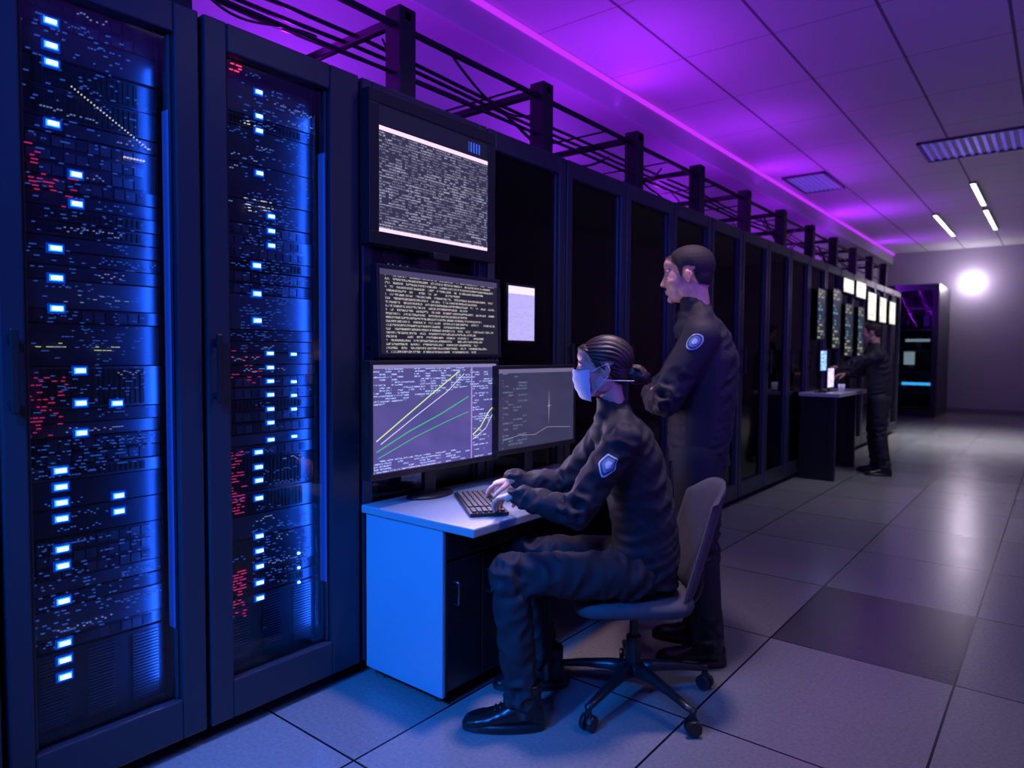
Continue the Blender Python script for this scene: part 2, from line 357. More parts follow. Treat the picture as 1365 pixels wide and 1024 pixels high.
# ------------------------------------------------------------------ overhead struts, tray and cables
R=empty('cable_tray',(XF,0,RH+.002))
mb=MB()
ys=[.1,1.15,2.2,3.3,4.42,5.5,6.6,7.7,8.8,9.9,11,12.1,13.2]
for yy in ys:
    mb.box((-.16,yy-.05,0),(-.06,yy+.05,.42)); mb.box((-.9,yy-.02,.36),(-.06,yy+.02,.40)); mb.box((-.9,yy-.02,0),(-.86,yy+.02,.42))
mb.box((-.12,.0,.33),(-.095,13.3,.355)); mb.box((-.12,.0,.12),(-.105,13.3,.135)); mb.box((-.88,0,.37),(-.86,13.3,.39))
for j in range(14): mb.box((-.86,.3+j*.95,.36),(-.12,.315+j*.95,.37))
mb.make('struts',R,[M_post],bevel=.003,seg=1)
mb=MB(); rc=random.Random(5)
for j in range(30):
    a=rc.uniform(0,12.5); x=rc.uniform(-.8,-.15); L_=rc.uniform(.4,1.3); z=rc.choice([.37,.34])
    mb.path(bez((x,a,z),(x+.03,a+L_*.3,z-rc.uniform(.05,.3)),(x-.03,a+L_*.6,z-rc.uniform(0,.3)),(x+rc.uniform(-.05,.05),a+L_,rc.choice([.1,.36,.36]))),rc.uniform(.005,.011))
for j in range(3): 
    x=-.6+.08*j; mb.path([(x+.02*math.sin(q*1.3+j),q*.45,.385+.01*math.sin(q+j)) for q in range(30)],.011)
mb.make('cables',R,[M_black],smooth=True)

# ------------------------------------------------------------------ displays
def fn_top(g,u,v):
    t=text_fac(g,u,v,44,110,.72,1.0,False); n=g.white(g.comb(g.m('FLOOR',g.m('MULTIPLY',u,9)),g.m('FLOOR',g.m('MULTIPLY',v,14)),5.0))
    t=g.m('MULTIPLY',t,g.m('ADD',g.m('MULTIPLY',n,.7),.3))
    body=g.mix(t,(.025,.025,.05),(.30,.30,.42))
    bar=g.m('MAXIMUM',g.rng(v,.80,.835),g.rng(v,.0,.03))
    c=g.mix(bar,body,(1.0,.66,.95)); hd=g.m('GREATER_THAN',v,.835); lt=g.m('MULTIPLY',hd,g.m('MULTIPLY',g.rng(u,.80,.93),g.rng(v,.87,.96)))
    c=g.mix(hd,c,(.004,.004,.014)); 
    tt=g.m('MULTIPLY',lt,g.m('GREATER_THAN',g.m('FRACT',g.m('MULTIPLY',u,36)),.5)); return g.mix(tt,c,(.03,.10,.7))
def fn_mid(g,u,v):
    t=text_fac(g,u,v,22,120,.86,2.0,True); t=g.m('MULTIPLY',t,g.rng(u,.04,.97))
    c=g.mix(t,(.012,.012,.02),(.36,.34,.32)); return g.mix(g.m('GREATER_THAN',v,.93),c,(.06,.05,.12))
def fn_m1(g,u,v):
    t=text_fac(g,u,v,40,70,.6,3.0)
    ns=g.n('ShaderNodeTexNoise'); ns.inputs['Scale'].default_value=3; g.l(g.comb(u,v),ns.inputs['Vector'])
    bg=g.mix(ns.outputs['Fac'],(.03,.04,.20),(.15,.10,.38)); bg=g.mix(g.m('MULTIPLY',v,.5),bg,(.06,.06,.14))
    tl=g.m('MULTIPLY',t,g.m('GREATER_THAN',g.m('ADD',v,g.m('MULTIPLY',u,-.2)),.62))
    tr=g.m('MULTIPLY',t,g.m('GREATER_THAN',u,.78))
    tb=g.m('MULTIPLY',t,g.m('LESS_THAN',v,.12))
    c=g.mix(g.m('MAXIMUM',g.m('MAXIMUM',tl,tr),tb),bg,(.34,.42,.8)); c=g.mix(g.rng(u,.765,.775),c,(.35,.25,.6))
    return g.mix(g.m('GREATER_THAN',v,.965),c,(.22,.20,.42))
def fn_m2(g,u,v):
    ns=g.n('ShaderNodeTexNoise'); ns.inputs['Scale'].default_value=2.5; g.l(g.comb(u,v,3.0),ns.inputs['Vector'])
    bg=g.mix(ns.outputs['Fac'],(.02,.025,.05),(.065,.055,.14)); t=text_fac(g,u,v,26,50,.4,7.0)
    c=g.mix(g.m('MULTIPLY',t,g.rng(u,.05,.35)),bg,(.11,.13,.24)); return g.mix(g.m('GREATER_THAN',v,.95),c,(.16,.14,.26))
S_top=screen_mat('screen_log_dense',fn_top,1.2); S_mid=screen_mat('screen_log_rows',fn_mid,1.1); S_m1=screen_mat('screen_graph',fn_m1,1.15); S_m2=screen_mat('screen_map',fn_m2,1.0)
M_bez=pmat('bezel_dark_blue',(.012,.014,.02),.3,.2)
def display(name,loc,w,h,mat,bez_=.03,th=.05,tilt=0,lip=.0):
    R=empty(name,loc); R.rotation_euler=(0,tilt,0)
    mb=MB(); mb.box((-th,-w/2-bez_,-h/2-bez_-lip),(0,w/2+bez_,h/2+bez_)); 
    for lo,hi in (((0,-w/2-bez_,-h/2-bez_-lip),(.008,w/2+bez_,-h/2)),((0,-w/2-bez_,h/2),(.008,w/2+bez_,h/2+bez_)),((0,-w/2-bez_,-h/2),(.008,-w/2,h/2)),((0,w/2,-h/2),(.008,w/2+bez_,h/2))): mb.box(lo,hi)
    mb.make('housing',R,[M_bez],bevel=.003)
    mb=MB(); mb.quad([(.002,-w/2,-h/2),(.002,w/2,-h/2),(.002,w/2,h/2),(.002,-w/2,h/2)]); mb.make('screen',R,[mat])
    return R
R=display('wall_display',(XF+.055,2.275,2.175),.70,.53,S_top,bez_=.055,th=.053)
mb=MB(); mb.box((-.004,-.05,-.35),(.03,.05,-.32)); mb.make('mount',R,[M_black],bevel=.003)
R=display('wall_display',(XF+.075,2.30,1.575),.77,.36,S_mid,bez_=.018,th=.035,tilt=math.radians(-2))
mb=MB(); mb.box((-.073,-.1,-.08),(-.03,.1,.08)); mb.make('mount',R,[M_black],bevel=.003)

# ------------------------------------------------------------------ desk
DX0=XF+.005; DY0=1.87; DY1=3.32; DXF=-1.67
M_desk=pmat('desk_top_laminate',(.24,.31,.37),.3,var=(3,(.20,.27,.33)))
M_side=pmat('desk_side_panel',(.20,.34,.46),.34,.1)
R=empty('computer_desk',(0,0,0))
mb=MB(); mb.box((DX0,DY0,.715),(DXF,DY1,.75)); mb.make('desktop',R,[M_desk],bevel=.006,seg=3)
mb=MB(); mb.box((DX0+.02,DY0+.01,.05),(-1.84,DY0+.03,.715)); mb.make('side_panel',R,[M_side],bevel=.004)
mb=MB(); mb.box((DX0+.02,DY0+.03,.05),(-1.86,DY0+.46,.713)); mb.box((DX0+.02,DY1-.06,.0),(-1.84,DY1-.03,.715)); mb.box((DX0+.02,DY0+.46,.25),(DX0+.05,DY1-.06,.713))
mb.make('pedestal',R,[M_black],bevel=.004)
mb=MB(); mb.box((-1.86,DY0+.035,.07),(-1.84,DY0+.235,.58)); mb.box((-1.86,DY0+.245,.07),(-1.84,DY0+.45,.58)); mb.box((-1.86,DY0+.035,.59),(-1.84,DY0+.45,.705)); mb.make('cabinet_doors',R,[M_bez],bevel=.004)
mb=MB()
for hy in (DY0+.075,DY0+.275):
    mb.path([(-1.842,hy,.50),(-1.815,hy,.50),(-1.812,hy,.49),(-1.812,hy,.42),(-1.815,hy,.41),(-1.842,hy,.41)],.006,n=8)
mb.make('door_pulls',R,[pmat('pull_steel',(.12,.12,.15),.3,.9)],smooth=True)
mb=MB()
for (a,b_) in ((DX0+.08,DY0+.08),(-1.92,DY0+.08),(DX0+.08,DY0+.4),(-1.92,DY0+.4)): mb.cyl((a,b_,0),(a,b_,.052),.022,.028)
mb.make('feet',R,[M_black])
def monitor(loc,w,h,mat,graph=False,rz=0):
    R=empty('computer_monitor',(loc[0],loc[1],.751),rz)
    zc=loc[2]-.75
    mb=MB(); bz=.018
    mb.box((-.05,-w/2-bz,zc-h/2-bz-.008),(0,w/2+bz,zc+h/2+bz)); mb.box((-.085,-w/4,zc-h/4),(-.05,w/4,zc+h/4))
    for lo,hi in (((0,-w/2-bz,-h/2-bz-.008),(.006,w/2+bz,-h/2)),((0,-w/2-bz,h/2),(.006,w/2+bz,h/2+bz)),((0,-w/2-bz,-h/2),(.006,-w/2,h/2)),((0,w/2,-h/2),(.006,w/2+bz,h/2))):
        mb.box((lo[0],lo[1],lo[2]+zc),(hi[0],hi[1],hi[2]+zc))
    mb.make('housing',R,[M_black],bevel=.004)
    mb=MB(); mb.quad([(.002,-w/2,zc-h/2),(.002,w/2,zc-h/2),(.002,w/2,zc+h/2),(.002,-w/2,zc+h/2)]); mb.make('screen',R,[mat])
    mb=MB(); mb.box((-.085,-.035,.012),(-.06,.035,zc)); 
    mb.loft([mb.ring((-.06,0,0),(.075,0,0),(0,.13,0),32),mb.ring((-.06,0,.008),(.075,0,0),(0,.13,0),32),mb.ring((-.06,0,.014),(.065,0,0),(0,.12,0),32)])
    mb.make('stand',R,[M_black],bevel=.002)
    mb=MB()
    def poly(pts,wd,m):
        P=[V((.0035,-w/2+u*w,zc-h/2+v*h)) for u,v in pts]
        for a,b_ in zip(P,P[1:]):
            d=(b_-a).normalized(); nn=V((0,-d.z,d.y))*wd
            mb.f([mb.v(a-nn),mb.v(b_-nn),mb.v(b_+nn),mb.v(a+nn)],m)
    if graph:
        poly([(.02,.30),(.2,.48),(.42,.70),(.66,.93)],.0026,0); poly([(.02,.2),(.25,.36),(.5,.5),(.74,.66)],.0026,1); poly([(.05,.27),(.3,.5),(.55,.72),(.7,.9)],.0016,2)
        poly([(.03,.14),(.3,.3),(.55,.42),(.74,.5)],.0018,1); poly([(.78,.25),(.85,.32),(.93,.48),(.99,.55)],.003,0); poly([(.78,.2),(.9,.3),(.99,.5)],.0016,2)
        mb.make('graph_lines',R,[emat('graph_yellow',(.65,.85,.3),1.0),emat('graph_green',(.06,.6,.25),.8),emat('graph_white',(.8,.8,1),1.0)])
    else:
        poly([(.05,.12),(.25,.16),(.45,.14),(.62,.22),(.95,.18)],.0014,0)
        c=V((.0035,.14*w,zc))
        for d,l in ((V((0,0,1)),.09),(V((0,0,-1)),.10),(V((0,1,.1)),.02),(V((0,-1,-.1)),.02)):
            n=V((0,-d.z,d.y))*.004; mb.f([mb.v(c-n),mb.v(c+n),mb.v(c+d*l)],0)
        mb.make('chart_marker',R,[emat('marker_white',(.35,.35,.5),.7)])
    return R
monitor((-2.165,2.195,1.125),.77,.445,S_m1,True)
monitor((-2.14,2.90,1.12),.66,.40,S_m2,False)
R=empty('keyboard',(-1.922,2.19,.7505),math.radians(-38))
mb=MB(); mb.box((-.215,-.08,.0),(.215,.08,.016)); mb.make('base',R,[M_black],bevel=.005)
mb=MB()
for r in range(6):
    for c in range(18):
        if c==14: continue
        x=-.203+c*.0227; y_=-.068+r*.023
        if r==0 and 4<=c<=8:
            if c==4: mb.box((x,y_,.014),(x+.11,y_+.019,.023))
            continue
        mb.box((x,y_,.014),(x+.0185,y_+.019,.023))
mb.make('keys',R,[pmat('keycap_black',(.03,.03,.035),.45)],bevel=.002,seg=1)
R=empty('computer_mouse',(-2.0,2.62,.755),.3)
mb=MB(); mb.ell((0,0,.014),(.055,.032,.022)); mb.box((-.04,-.025,0),(.04,.025,.008)); o=mb.make('body',R,[M_black]); organic(o,.004,4)
R=empty('paper_sheet',(-1.92,2.86,.7505),.25); mb=MB(); mb.box((-.105,-.15,.0),(.105,.15,.002)); mb.make('sheet',R,[pmat('paper',(.6,.62,.68),.7)])

# ------------------------------------------------------------------ office chair
R=empty('office_chair',(-1.32,2.455,0),math.radians(218.7))
M_fab=pmat('chair_fabric',(.045,.045,.058),.85,bump=(400,.3,.001),var=(30,(.07,.07,.085)))
mb=MB()
for i in range(5):
    a=math.radians(-22+72*i); c,s_=math.cos(a),math.sin(a); P=lambda r,z: V((r*c,r*s_,z)); T=V((-s_,c,0))
    rings=[]
    for r,z,w,hh in ((.03,.125,.030,.03),(.10,.125,.026,.022),(.20,.112,.020,.017),(.29,.095,.017,.013),(.33,.09,.016,.012)): rings.append(mb.ring(P(r,z),T*w,V((0,0,hh)),12))
    mb.loft(rings); mb.cyl(P(.325,.055),P(.325,.10),.011,.011,10)
mb.ell((0,0,.125),(.055,.055,.035)); mb.make('star_base',R,[M_black],smooth=True)
mb=MB()
for i in range(5):
    a=math.radians(-22+72*i); c,s_=math.cos(a),math.sin(a); T=V((-s_,c,0)); q=V((.325*c,.325*s_,.032)); ang=a+.6+i; T2=V((math.cos(ang),math.sin(ang),0))
    for sg in (-1,1): mb.cyl(q+T2*sg*.007,q+T2*sg*.026,.031,.029,20)
    mb.cyl(q-T2*.024,q+T2*.024,.009,.009,8); mb.box(q+V((-.012,-.012,.0)),q+V((.012,.012,.045)))
mb.make('casters',R,[M_black],bevel=.003)
mb=MB(); mb.cyl((0,0,.12),(0,0,.26),.03,.03,20); mb.cyl((0,0,.25),(0,0,.39),.017,.017,16); mb.box((-.12,-.09,.375),(.1,.09,.405)); mb.cyl((.02,-.09,.385),(.02,-.26,.385),.006,.006,8); mb.make('gas_lift',R,[M_black],bevel=.003)
mb=MB(); n=36
def sq(rx,ry,z,c=(0.02,0)): 
    out=[]
    for i in range(n):
        t=2*math.pi*i/n; ct,st=math.cos(t),math.sin(t); e=.55
        out.append(mb.v((c[0]+rx*math.copysign(abs(ct)**e,ct),c[1]+ry*math.copysign(abs(st)**e,st),z-(.02*(max(0,ct))**2))))
    return out
mb.loft([sq(.20,.20,.40),sq(.228,.225,.41),sq(.238,.235,.432),sq(.232,.23,.455),sq(.20,.20,.468),sq(.1,.1,.466)]); mb.make('seat',R,[M_fab],smooth=True)
mb=MB(); nu,nv=16,18; G={}
for side in (0,1):
    for i in range(nu+1):
        for j in range(nv+1):
            u=i/nu*2-1; v=j/nv; wd=.215*(1-.18*v*v)*(1-.10*(1-v))
            y_=u*wd; z=.44+.46*v
            if v>.85: z-= .07*abs(u)**3*((v-.85)/.15)
            x=-.215-.13*v*v -.03*math.sin(v*3.1)+.07*abs(u)**2.2
            th=.036*math.sqrt(max(0,1-abs(u)**6))*math.sqrt(max(0.02,1-(2*v-1)**8))
            G[side,i,j]=mb.v((x+(th/2 if side else -th/2),y_,z))
for side in (0,1):
    for i in range(nu):
        for j in range(nv):
            q=[G[side,i,j],G[side,i+1,j],G[side,i+1,j+1],G[side,i,j+1]]; mb.f(q if side else q[::-1])
for i in range(nu):
    for j in (0,nv): mb.f([G[0,i,j],G[0,i+1,j],G[1,i+1,j],G[1,i,j]])
for j in range(nv):
    for i in (0,nu): mb.f([G[0,i,j],G[0,i,j+1],G[1,i,j+1],G[1,i,j]])
mb.make('backrest',R,[M_fab],smooth=True)
mb=MB(); mb.path(bez((-.08,0,.39),(-.25,0,.36),(-.27,0,.42),(-.262,0,.56)),.018,n=10); mb.make('back_bracket',R,[M_black],smooth=True)

# ------------------------------------------------------------------ people
M_cloth=pmat('uniform_fabric_navy',(.010,.011,.017),.72,bump=(260,.15,.001),var=(8,(.014,.015,.023)),spec=.4)
M_trous=pmat('uniform_trousers',(.011,.012,.018),.75,bump=(260,.15,.001),spec=.4)
M_boot=pmat('black_leather',(.008,.008,.009),.3,bump=(60,.15,.002))
def skin(name,c,hair=(.014,.009,.007),hr=.5):
    """skin that turns to hair where the 'hair' attribute of the head mesh says so"""
    m=pmat(name,c,.5,bump=(260,.10,.0006)); nt=m.node_tree; b=nt.nodes['Principled BSDF']; g=NG(nt)
    b.inputs['Subsurface Weight'].default_value=.06; b.inputs['Subsurface Radius'].default_value=(.01,.004,.002)
    at=g.n('ShaderNodeAttribute',attribute_name='hair'); g.l(g.mix(at.outputs['Fac'],c,hair),b.inputs['Base Color'])
    g.l(g.m('MULTIPLY_ADD',at.outputs['Fac'],hr-.5,.5),b.inputs['Roughness']); return m
M_skin=skin('skin_light',(.68,.38,.27),(.022,.012,.009),.5); M_skin2=skin('skin_tan',(.58,.32,.22),(.010,.008,.007),.75)
M_hair=pmat('hair_dark_brown',(.020,.011,.008),.4,bump=(40,.8,.006),stretch=(1,6,1)); M_hair2=pmat('hair_black_short',(.012,.009,.008),.7,bump=(420,.8,.003))
M_eye=pmat('eye_white',(.42,.40,.40),.2); M_iris=pmat('iris_dark',(.03,.02,.015),.1)
M_mask=pmat('mask_fabric',(.70,.76,.80),.8,bump=(90,.2,.002))
HLS=[(-.13,-.062),(-.09,-.056),(-.05,-.050),(-.036,-.020),(-.030,.020),(-.010,.030),(.010,.022),(.016,-.016),(.024,-.010),(.032,.028),(.044,.044),(.062,.060),(.075,.068),(.12,.075)]
HLL=[(-.13,-.085),(-.08,-.075),(-.04,-.052),(-.02,-.010),(.0,.010),(.018,-.005),(.032,.012),(.05,.042),(.07,.062),(.12,.074)]
def build_head(R,c,yaw,pitch,scale,skinm,hairm,neck,style,mask=False,nr=.056):
    T=Matrix.Translation(c)@Euler((0,pitch,yaw)).to_matrix().to_4x4()@Matrix.Scale(scale,4)
    mb=MB(); mb.M=T
    mb.ell((-.018,0,.036),(.096,.075,.082),n=32); mb.ell((.034,0,-.015),(.060,.060,.082),n=28); mb.ell((.033,0,-.070),(.05,.049,.042),n=20)
    mb.ell((.071,0,-.095),(.018,.022,.017)); mb.ell((.075,0,.022),(.018,.05,.011)); mb.ell((.06,0,.05),(.036,.052,.035))
    mb.tube([(.088,0,.012),(.097,0,-.012),(.106,0,-.030)],[.007,.008,.0095]); mb.ell((.097,.009,-.034),(.01,.007,.007)); mb.ell((.097,-.009,-.034),(.01,.007,.007))
    mb.ell((.085,0,-.060),(.011,.022,.0058)); mb.ell((.083,0,-.070),(.011,.018,.0058))
    for s_ in (-1,1):
        mb.ell((.056,s_*.040,-.024),(.026,.019,.020)); mb.ell((.0,s_*.046,-.060),(.034,.015,.034))
        mb.ell((-.010,s_*.079,-.010),(.018,.006,.028),rot=(0,.2,-s_*.30)); mb.tube([(-.021,s_*.086,.008),(-.026,s_*.088,-.006),(-.017,s_*.083,-.03)],[.005,.005,.006],n=8)
        mb.ell((.079,s_*.031,-.006),(.010,.017,.004)); mb.ell((.078,s_*.031,.013),(.010,.017,.004))
    mb.ell((-.045,0,-.010),(.058,.062,.062),n=24)
    mb.M=Matrix.Identity(4)
    a=T@V((-.022,0,-.05)); mb.tube([a,a.lerp(V(neck),.5),V(neck)],[nr*scale,nr*.97*scale,nr*.95*scale],n=20)
    o=mb.make('head',R,[skinm]); organic(o,.0034*scale,5,fac=.5)
    me=bake(o); Ti=T.inverted(); at=me.attributes.new('hair','FLOAT','POINT'); vals=[]; H_=HLS if style=='short' else HLL
    nr_=[v.normal.copy() for v in me.vertices]
    for v,nm in zip(me.vertices,nr_):
        p=Ti@v.co; hl=H_[-1][1]
        for (a0,b0),(a1,b1) in zip(H_,H_[1:]):
            if p.x<=a1: hl=b0+(b1-b0)*max(0,(p.x-a0))/(a1-a0); break
        m=sst((p.z-hl)/.010+.35*noise.noise(p*160))
        if abs(p.y)>.071 and -.040<p.x<.016 and -.050<p.z<.028: m=0.0
        if p.z<-.09: m=0.0
        vals.append(m)
        if m>0:
            if style=='short':
                top=sst((p.z-.02)/.08); tp=sst((p.z-hl)/.045); v.co+=nm*scale*m*(.0015+.0035*tp+.006*top+.0012*noise.noise(p*420))
            else:
                q=p-V((-.12,0,-.03)); ax=V((.95,0,.32)).normalized(); pr=q-ax*q.dot(ax); ph=math.atan2(pr.y,pr.z)
                v.co+=nm*scale*m*(.011+.0016*math.sin(ph*34+4*noise.noise(p*18))+.0012*noise.noise(V((ph*30,q.length*20,0))))
    at.data.foreach_set('value',vals); me.update()
    mb=MB(); mb.M=T
    for s_ in (-1,1):
        mb.ell((.0740,s_*.031,.003),.0132,m=0); mb.ell((.0840,s_*.0315,.003),(.0045,.0066,.0066),m=1)
    mb.make('eyes',R,[M_eye,M_iris],smooth=True)
    mb=MB(); mb.M=T
    for s_ in (-1,1): mb.path([(.088,s_*.014,.021),(.092,s_*.028,.027),(.080,s_*.048,.020)],[.002,.003,.0015],n=6)
    mb.make('eyebrows',R,[hairm],smooth=True)
    if style!='short':
        mb=MB(); mb.M=T; mb.ell((-.135,0,-.030),(.042,.044,.040)); mb.ell((-.152,.01,-.038),(.030,.036,.030)); mb.ell((-.108,0,-.02),(.03,.040,.038))
        for q in range(9):
            a=q*.7; mb.tube([(-.135+.036*math.cos(a),.040*math.sin(a),-.03+.034*math.sin(a*1.7)),(-.165+.02*math.cos(a+1),.03*math.sin(a+1),-.035+.02*math.cos(a)),(-.168,.03*math.sin(a+2),-.05-.01*math.sin(a))],[.008,.008,.004],n=8)
        o=mb.make('hair_bun',R,[hairm]); organic(o,.004,3,wr=[(.012,.006)])
        mb=MB(); mb.M=T; rr=random.Random(2)
        for q in range(12):
            s_=rr.choice([-1,1]); mb.path(bez((rr.uniform(-.02,.03),s_*.082,rr.uniform(.0,.03)),(-.02,s_*.089,-.02),(-.05,s_*.08,-.03),(-.09+rr.uniform(-.01,.02),s_*.045,-.05+rr.uniform(-.02,.02)),8),.0011,n=5)
        mb.make('hair_strands',R,[hairm],smooth=True)
    if mask:
        mb=MB(); mb.M=T; nu,nv=24,16; gg={}
        for i in range(nu+1):
            for j in range(nv+1):
                a=(i/nu*2-1)*math.radians(78); v=j/nv
                prof=.050+.014*math.sin(v*math.pi)**.8+.020*v; z=-.118+.106*v
                x=.034+prof*math.cos(a); y_=(.063+.005*math.sin(v*math.pi))*math.sin(a)
                x+=.009*math.cos(a)**8*v; z+=-.012*(1-math.cos(a))*(.5-v)*2+.010*math.cos(a)**6*v
                x+=.0014*math.sin(v*math.pi*7)
                gg[i,j]=mb.v((x,y_,z))
        for i in range(nu):
            for j in range(nv): mb.f([gg[i,j],gg[i+1,j],gg[i+1,j+1],gg[i,j+1]])
        o=mb.make('face_mask',R,[M_mask],smooth=True); s=o.modifiers.new('th','SOLIDIFY'); s.thickness=.003
        mb=MB(); mb.M=T
        for s_ in (-1,1):
            mb.path(bez((.048,s_*.062,-.014),(.03,s_*.076,-.008),(.01,s_*.082,.010),(-.022,s_*.088,.016),8),.0018,n=6)
            mb.path(bez((.046,s_*.058,-.108),(.03,s_*.070,-.09),(.0,s_*.080,-.05),(-.02,s_*.088,-.03),8),.0018,n=6)
            mb.path(bez((-.005,s_*.088,-.045),(-.04,s_*.09,-.048),(-.08,s_*.080,-.05),(-.12,s_*.048,-.052),8),.0018,n=6)
        mb.make('mask_straps',R,[M_mask],smooth=True)
def build_hand(R,name,wrist,d,n,side,skinm,curl=(.35,.5,.35),scale=1.0,spread=.06):
    """d: toward fingers, n: out of the palm, side: +1/-1 thumb direction along d x n"""
    d=V(d).normalized(); n=V(n); n=(n-d*n.dot(d)).normalized(); s=d.cross(n)*side; w=V(wrist); k=scale
    mb=MB()
    P=lambda a,b_,c: w+(d*a+s*b_+n*c)*k
    rings=[]
    for a,hw,ht,cb in ((-.03,.026,.020,0),(.0,.028,.019,0),(.03,.037,.017,.002),(.06,.041,.015,0),(.085,.040,.012,0),(.095,.034,.009,0)):
        rings.append(mb.ring(P(a,cb,0),s*hw*k,n*ht*k,20))
    mb.loft(rings); mb.ell(P(.032,.02,.008),.017*k); mb.ell(P(.035,-.022,.007),.014*k)
    for i,(off,L_) in enumerate(((.030,.074),(.010,.083),(-.010,.076),(-.029,.060))):
        p=P(.078,off,0); a=0.0; pts=[p]; rs=[.0095*k]; sp=(1.5-i)*spread
        cc=[c*(1+.08*i) for c in curl]
        for q,fr in enumerate((.46,.30,.24)):
            a+=cc[q]; dd=(d*math.cos(a)*math.cos(sp)+s*math.sin(sp)+n*math.sin(a)).normalized(); p=p+dd*L_*fr*k; pts.append(p); rs.append((.0088,.0080,.0066)[q]*k)
        mb.tube(pts,rs,n=10)
    t0=P(.018,.024,.006); d1=(d*.62+s*.66+n*.35).normalized(); d2=(d*.85+s*.28+n*.4).normalized(); t1=t0+d1*.042*k; t2=t1+d2*.032*k; t3=t2+(d2+n*.2).normalized()*.024*k
    mb.tube([t0,t1,t2,t3],[.014*k,.0115*k,.0098*k,.0078*k],n=10)
    o=mb.make(name,R,[skinm]); organic(o,.0028*k,3,fac=.5); return o
def build_shoe(R,name,ankle,yaw,length=.29):
    k=length/.29; T=Matrix.Translation(V((ankle[0],ankle[1],0)))@Euler((0,0,yaw)).to_matrix().to_4x4()@Matrix.Scale(k,4)
    mb=MB(); mb.M=T; rings=[]
    for x,hw,zt,zb in ((-.082,.020,.07,.012),(-.07,.036,.10,.008),(-.03,.042,.115,.008),(.02,.043,.108,.008),(.07,.045,.085,.008),(.12,.049,.066,.008),(.165,.047,.058,.008),(.195,.036,.045,.010),(.208,.018,.030,.014)):
        rings.append(mb.ring((x,0,(zt+zb)/2),(0,hw,0),(0,0,(zt-zb)/2),20))
    mb.loft(rings); mb.cyl((-.02,0,.05),(-.02,0,.17),.050,.052,20)
    o=mb.make(name+'_upper',R,[M_boot]); organic(o,.005,4,wr=[(.03,.004)])
    mb=MB(); mb.M=T; n=28
    def sr(z,e):
        out=[]
        for i in range(n):
            t=2*math.pi*i/n; x=.063+.147*math.cos(t); hw=(.041+.009*math.sin((x+.1)*9))
            out.append(mb.v((x+e*math.cos(t),(hw+e)*math.copysign(abs(math.sin(t))**.6,math.sin(t)),z)))
        return out
    mb.loft([sr(0,-.004),sr(.006,.001),sr(.024,.002),sr(.031,-.003)]); mb.make(name+'_sole',R,[M_black],smooth=False,bevel=.002)
    mb=MB(); mb.M=T
    for i in range(5): x=.02+i*.018; mb.path([(x,-.024,.102-i*.007),(x+.003,0,.112-i*.008),(x,.024,.102-i*.007)],.003,n=6)
    mb.make(name+'_laces',R,[M_black],smooth=True)
def torso_rings(mb,spine,n=28):
    pts=[V(p[0]) for p in spine]; rings=[]
    for i,(c,rx,ry) in enumerate(spine):
        t=(pts[min(i+1,len(pts)-1)]-pts[max(i-1,0)]).normalized(); y_=V((0,1,0)); y_=(y_-t*y_.dot(t)).normalized(); x=y_.cross(t)
        ring=[]
        for q in range(n):
            a=2*math.pi*q/n; e=.85; ca,sa=math.cos(a),math.sin(a)
            ring.append(mb.v(pts[i]+x*rx*math.copysign(abs(ca)**e,ca)+y_*ry*math.copysign(abs(sa)**e,sa)))
        rings.append(ring)
    mb.loft(rings)
BADGE=[pmat('badge_thread_pale',(.62,.7,.75),.7),pmat('badge_thread_navy',(.03,.08,.16),.7),pmat('badge_thread_teal',(.10,.32,.42),.7)]
def patch_badge(R,target,c,nrm,up,w,h,shape):
    nrm=V(nrm).normalized(); up=V(up); up=(up-nrm*up.dot(nrm)).normalized(); s=up.cross(nrm); c=V(c)
    for k,mi,off in ((1.0,0,.0025),(.86,1,.004),(.66,2,.0055),(.34,0,.007)):
        mb=MB(); n=32; rings=[]
        for q in (.35,.7,1.0):
            ring=[]
            for i in range(n):
                a=2*math.pi*i/n; x=math.cos(a); y_=math.sin(a)
                if shape=='shield':
                    y_=y_*(1.0 if y_>0 else 1.15); x=x*(1.0 if y_>-.2 else max(.0,1+(.55*(y_+.2)))); y_=min(y_,.8)
                ring.append(mb.v(c+nrm*(.02+off)+s*x*w*k*q*.5+up*y_*h*k*q*.5))
            rings.append(ring)
        ct=mb.v(c+nrm*(.02+off))
        for i in range(n): mb.f([ct,rings[0][i],rings[0][(i+1)%n]],0)
        for A,B in zip(rings,rings[1:]):
            for i in range(n): mb.f([A[i],B[i],B[(i+1)%n],A[(i+1)%n]],0)
        o=mb.make('shoulder_badge',R,[BADGE[mi]])
        sw=o.modifiers.new('wrap','SHRINKWRAP'); sw.target=target; sw.wrap_method='NEAREST_SURFACEPOINT'; sw.wrap_mode='ABOVE_SURFACE'; sw.offset=off

